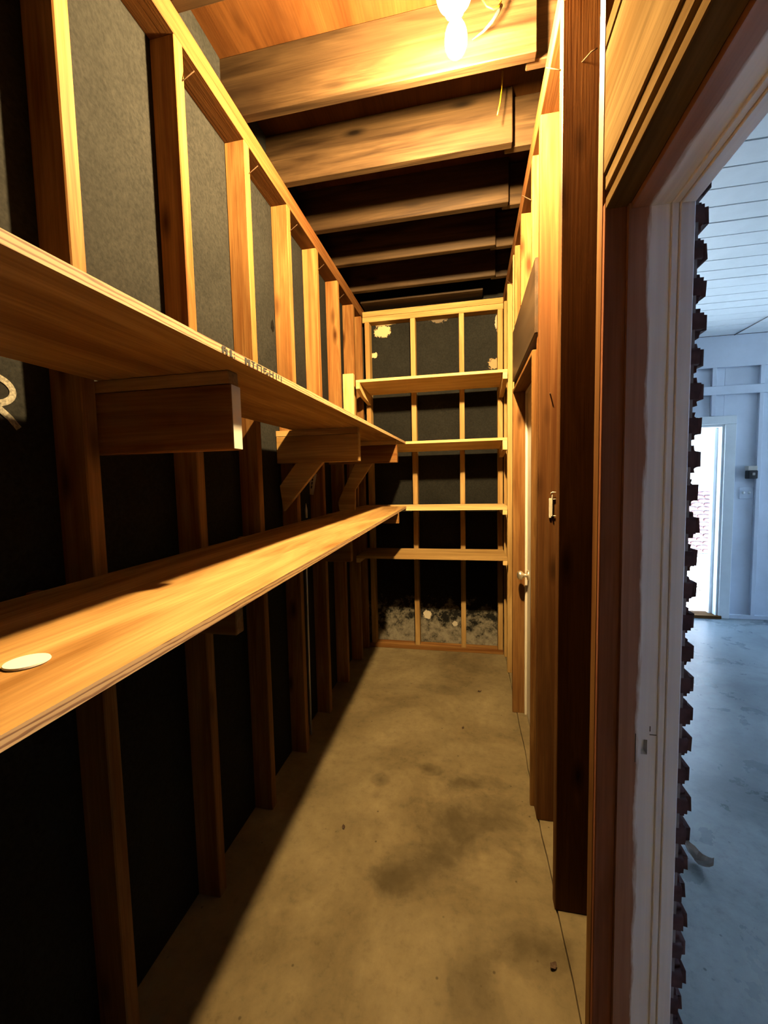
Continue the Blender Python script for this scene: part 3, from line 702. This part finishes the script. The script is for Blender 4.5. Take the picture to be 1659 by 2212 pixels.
pt = [on(1, YT, *q) for q in ((648, 1066), (677, 1069), (684, 1024), (666, 1012))]
bm = bmesh.new(); v = [bm.verts.new(q) for q in pt]; v2 = [bm.verts.new(q+Vector((0, -.0008, 0))) for q in pt]
bm.faces.new(v); bm.faces.new(v2)
for k in range(4): bm.faces.new([v[k], v[(k+1) % 4], v2[(k+1) % 4], v2[k]])
pp = bm_done(bm, 'paper', 'paper', TG)
bm = bmesh.new()
for (a0, b0, a1, b1) in ((671, 1055, 675, 1049), (672, 1047, 676, 1041), (673, 1039, 677, 1034), (674, 1032, 678, 1028)):
    q = [on(1, YT-.0014, *t_) for t_ in ((a0, b0), (a1-1, b0), (a1, b1), (a0+1, b1))]; bm.faces.new([bm.verts.new(t_) for t_ in q])
bm_done(bm, 'print', 'ink', pp); adopt(TG)
RD = tube('steel_rod', [(-.935, 2.245, 1.262), (-.934, 2.24, .9), (-.932, 2.228, .5), (-.930, 2.212, .014)], [.0075, .0065, .0065, .007], 'galvanised', None, 8)
tag(RD, 'thin dark rod standing upright between studs under the long lower shelf', 'rod')
RD2 = tube('steel_rod', [(-.930, 2.262, 1.300), (-.930, 2.26, 1.345), (-.930, 2.262, 1.385)], [.0065, .0075, .002], 'galvanised', None, 8)
tag(RD2, 'short dark rod end standing on the long lower shelf between studs', 'rod')

# curled dry leaf on the carport floor, scraps on the closet floor
def leaf(name, p, a, L, w_, curl, mat, seed):
    random.seed(seed); bm = bmesh.new(); n = 8; rows = []
    for i in range(n+1):
        t = i/n; ww = w_*math.sin(math.pi*min(1, t*.95+.03))**.8
        zc = .004+curl*L*(abs(t-.5)*2)**2*.5+random.uniform(0, .007)
        rows.append([bm.verts.new((L*(t-.5), s*ww, zc+abs(s)*curl*w_*1.6+random.uniform(0, .002))) for s in (-1, -.5, 0, .5, 1)])
    for r0, r1 in zip(rows, rows[1:]):
        for k in range(4): bm.faces.new([r0[k], r0[k+1], r1[k+1], r1[k]])
    lo = min(v.co.z for v in bm.verts)
    for v in bm.verts: v.co.z -= lo
    o = bm_done(bm, name, mat, None, p); o.rotation_euler = (0, 0, a)
    so_ = o.modifiers.new('thickness', 'SOLIDIFY'); so_.thickness = .0006
    return o
lf = leaf('dry_leaf', (.858, 1.70, .0005), math.radians(-58), .105, .026, .75, 'dry_leaf', 3)
tag(lf, 'curled dry grey leaf on the carport floor beside the bricks', 'leaf')
tube('leaf_stem', [(-.06, 0, .03), (-.085, .004, .03), (-.11, .006, .022)], .0016, 'dry_leaf', lf, 6)
for k, (x, y, L, a, lab) in enumerate(((.065, 2.90, .028, .4, 'brown leaf scrap lying near the closed white door'), (-.045, 2.44, .02, 1.2, 'tiny brown chip beside a dark floor stain'), (-.545, 1.62, .022, 2.0, 'small dark chip lying near the shadow line on the floor'), (.245, 1.24, .03, .9, 'small curled scrap beside the floor joint'))):
    o = leaf('leaf_scrap', (x, y, .0005), a, L, L*.3, .3, 'cavity_wood', 30+k); tag(o, lab, 'scrap', 'scraps on the closet floor')

# carport wall fittings
SW = empty('light_switch', (2.79, YC1+.01, 1.51), 'small black and white switch box on the carport wall beside the batten', 'switch')
box('cover', 2.750, 2.832, YC1-.028, YC1+.0298, 1.535, 1.580, 'white_plastic', SW, .004)
box('body', 2.752, 2.834, YC1-.036, YC1+.0298, 1.452, 1.534, 'black_plastic', SW, .006)
box('button', 2.780, 2.806, YC1-.042, YC1-.0362, 1.485, 1.512, 'galvanised', SW, .003); adopt(SW)
OU = empty('outlet_plate', (2.77, YC1+.01, 1.31), 'pale double outlet cover plate below the switch box', 'outlet')
op = box('plate', 2.708, 2.832, YC1+.020, YC1+.0298, 1.248, 1.366, 'pale_wall_paint', OU, .003)
for x in (2.744, 2.794): lathe('socket', [(.0005, -.006), (.012, -.006), (.014, 0), (.0005, 0)], 'white_trim_paint', OU, (x, YC1+.0197, 1.31), 16, 'y')
adopt(OU)
a, c = on(2, ZC-.004, 1586, 724), on(2, ZC-.004, 1659, 684); d = (c-a)
tag(tube('extension_cord', [a, a+d*.5, c, c+d*2.0], .004, 'galvanised', None, 6), 'thin cord running along the carport plank ceiling', 'cord')
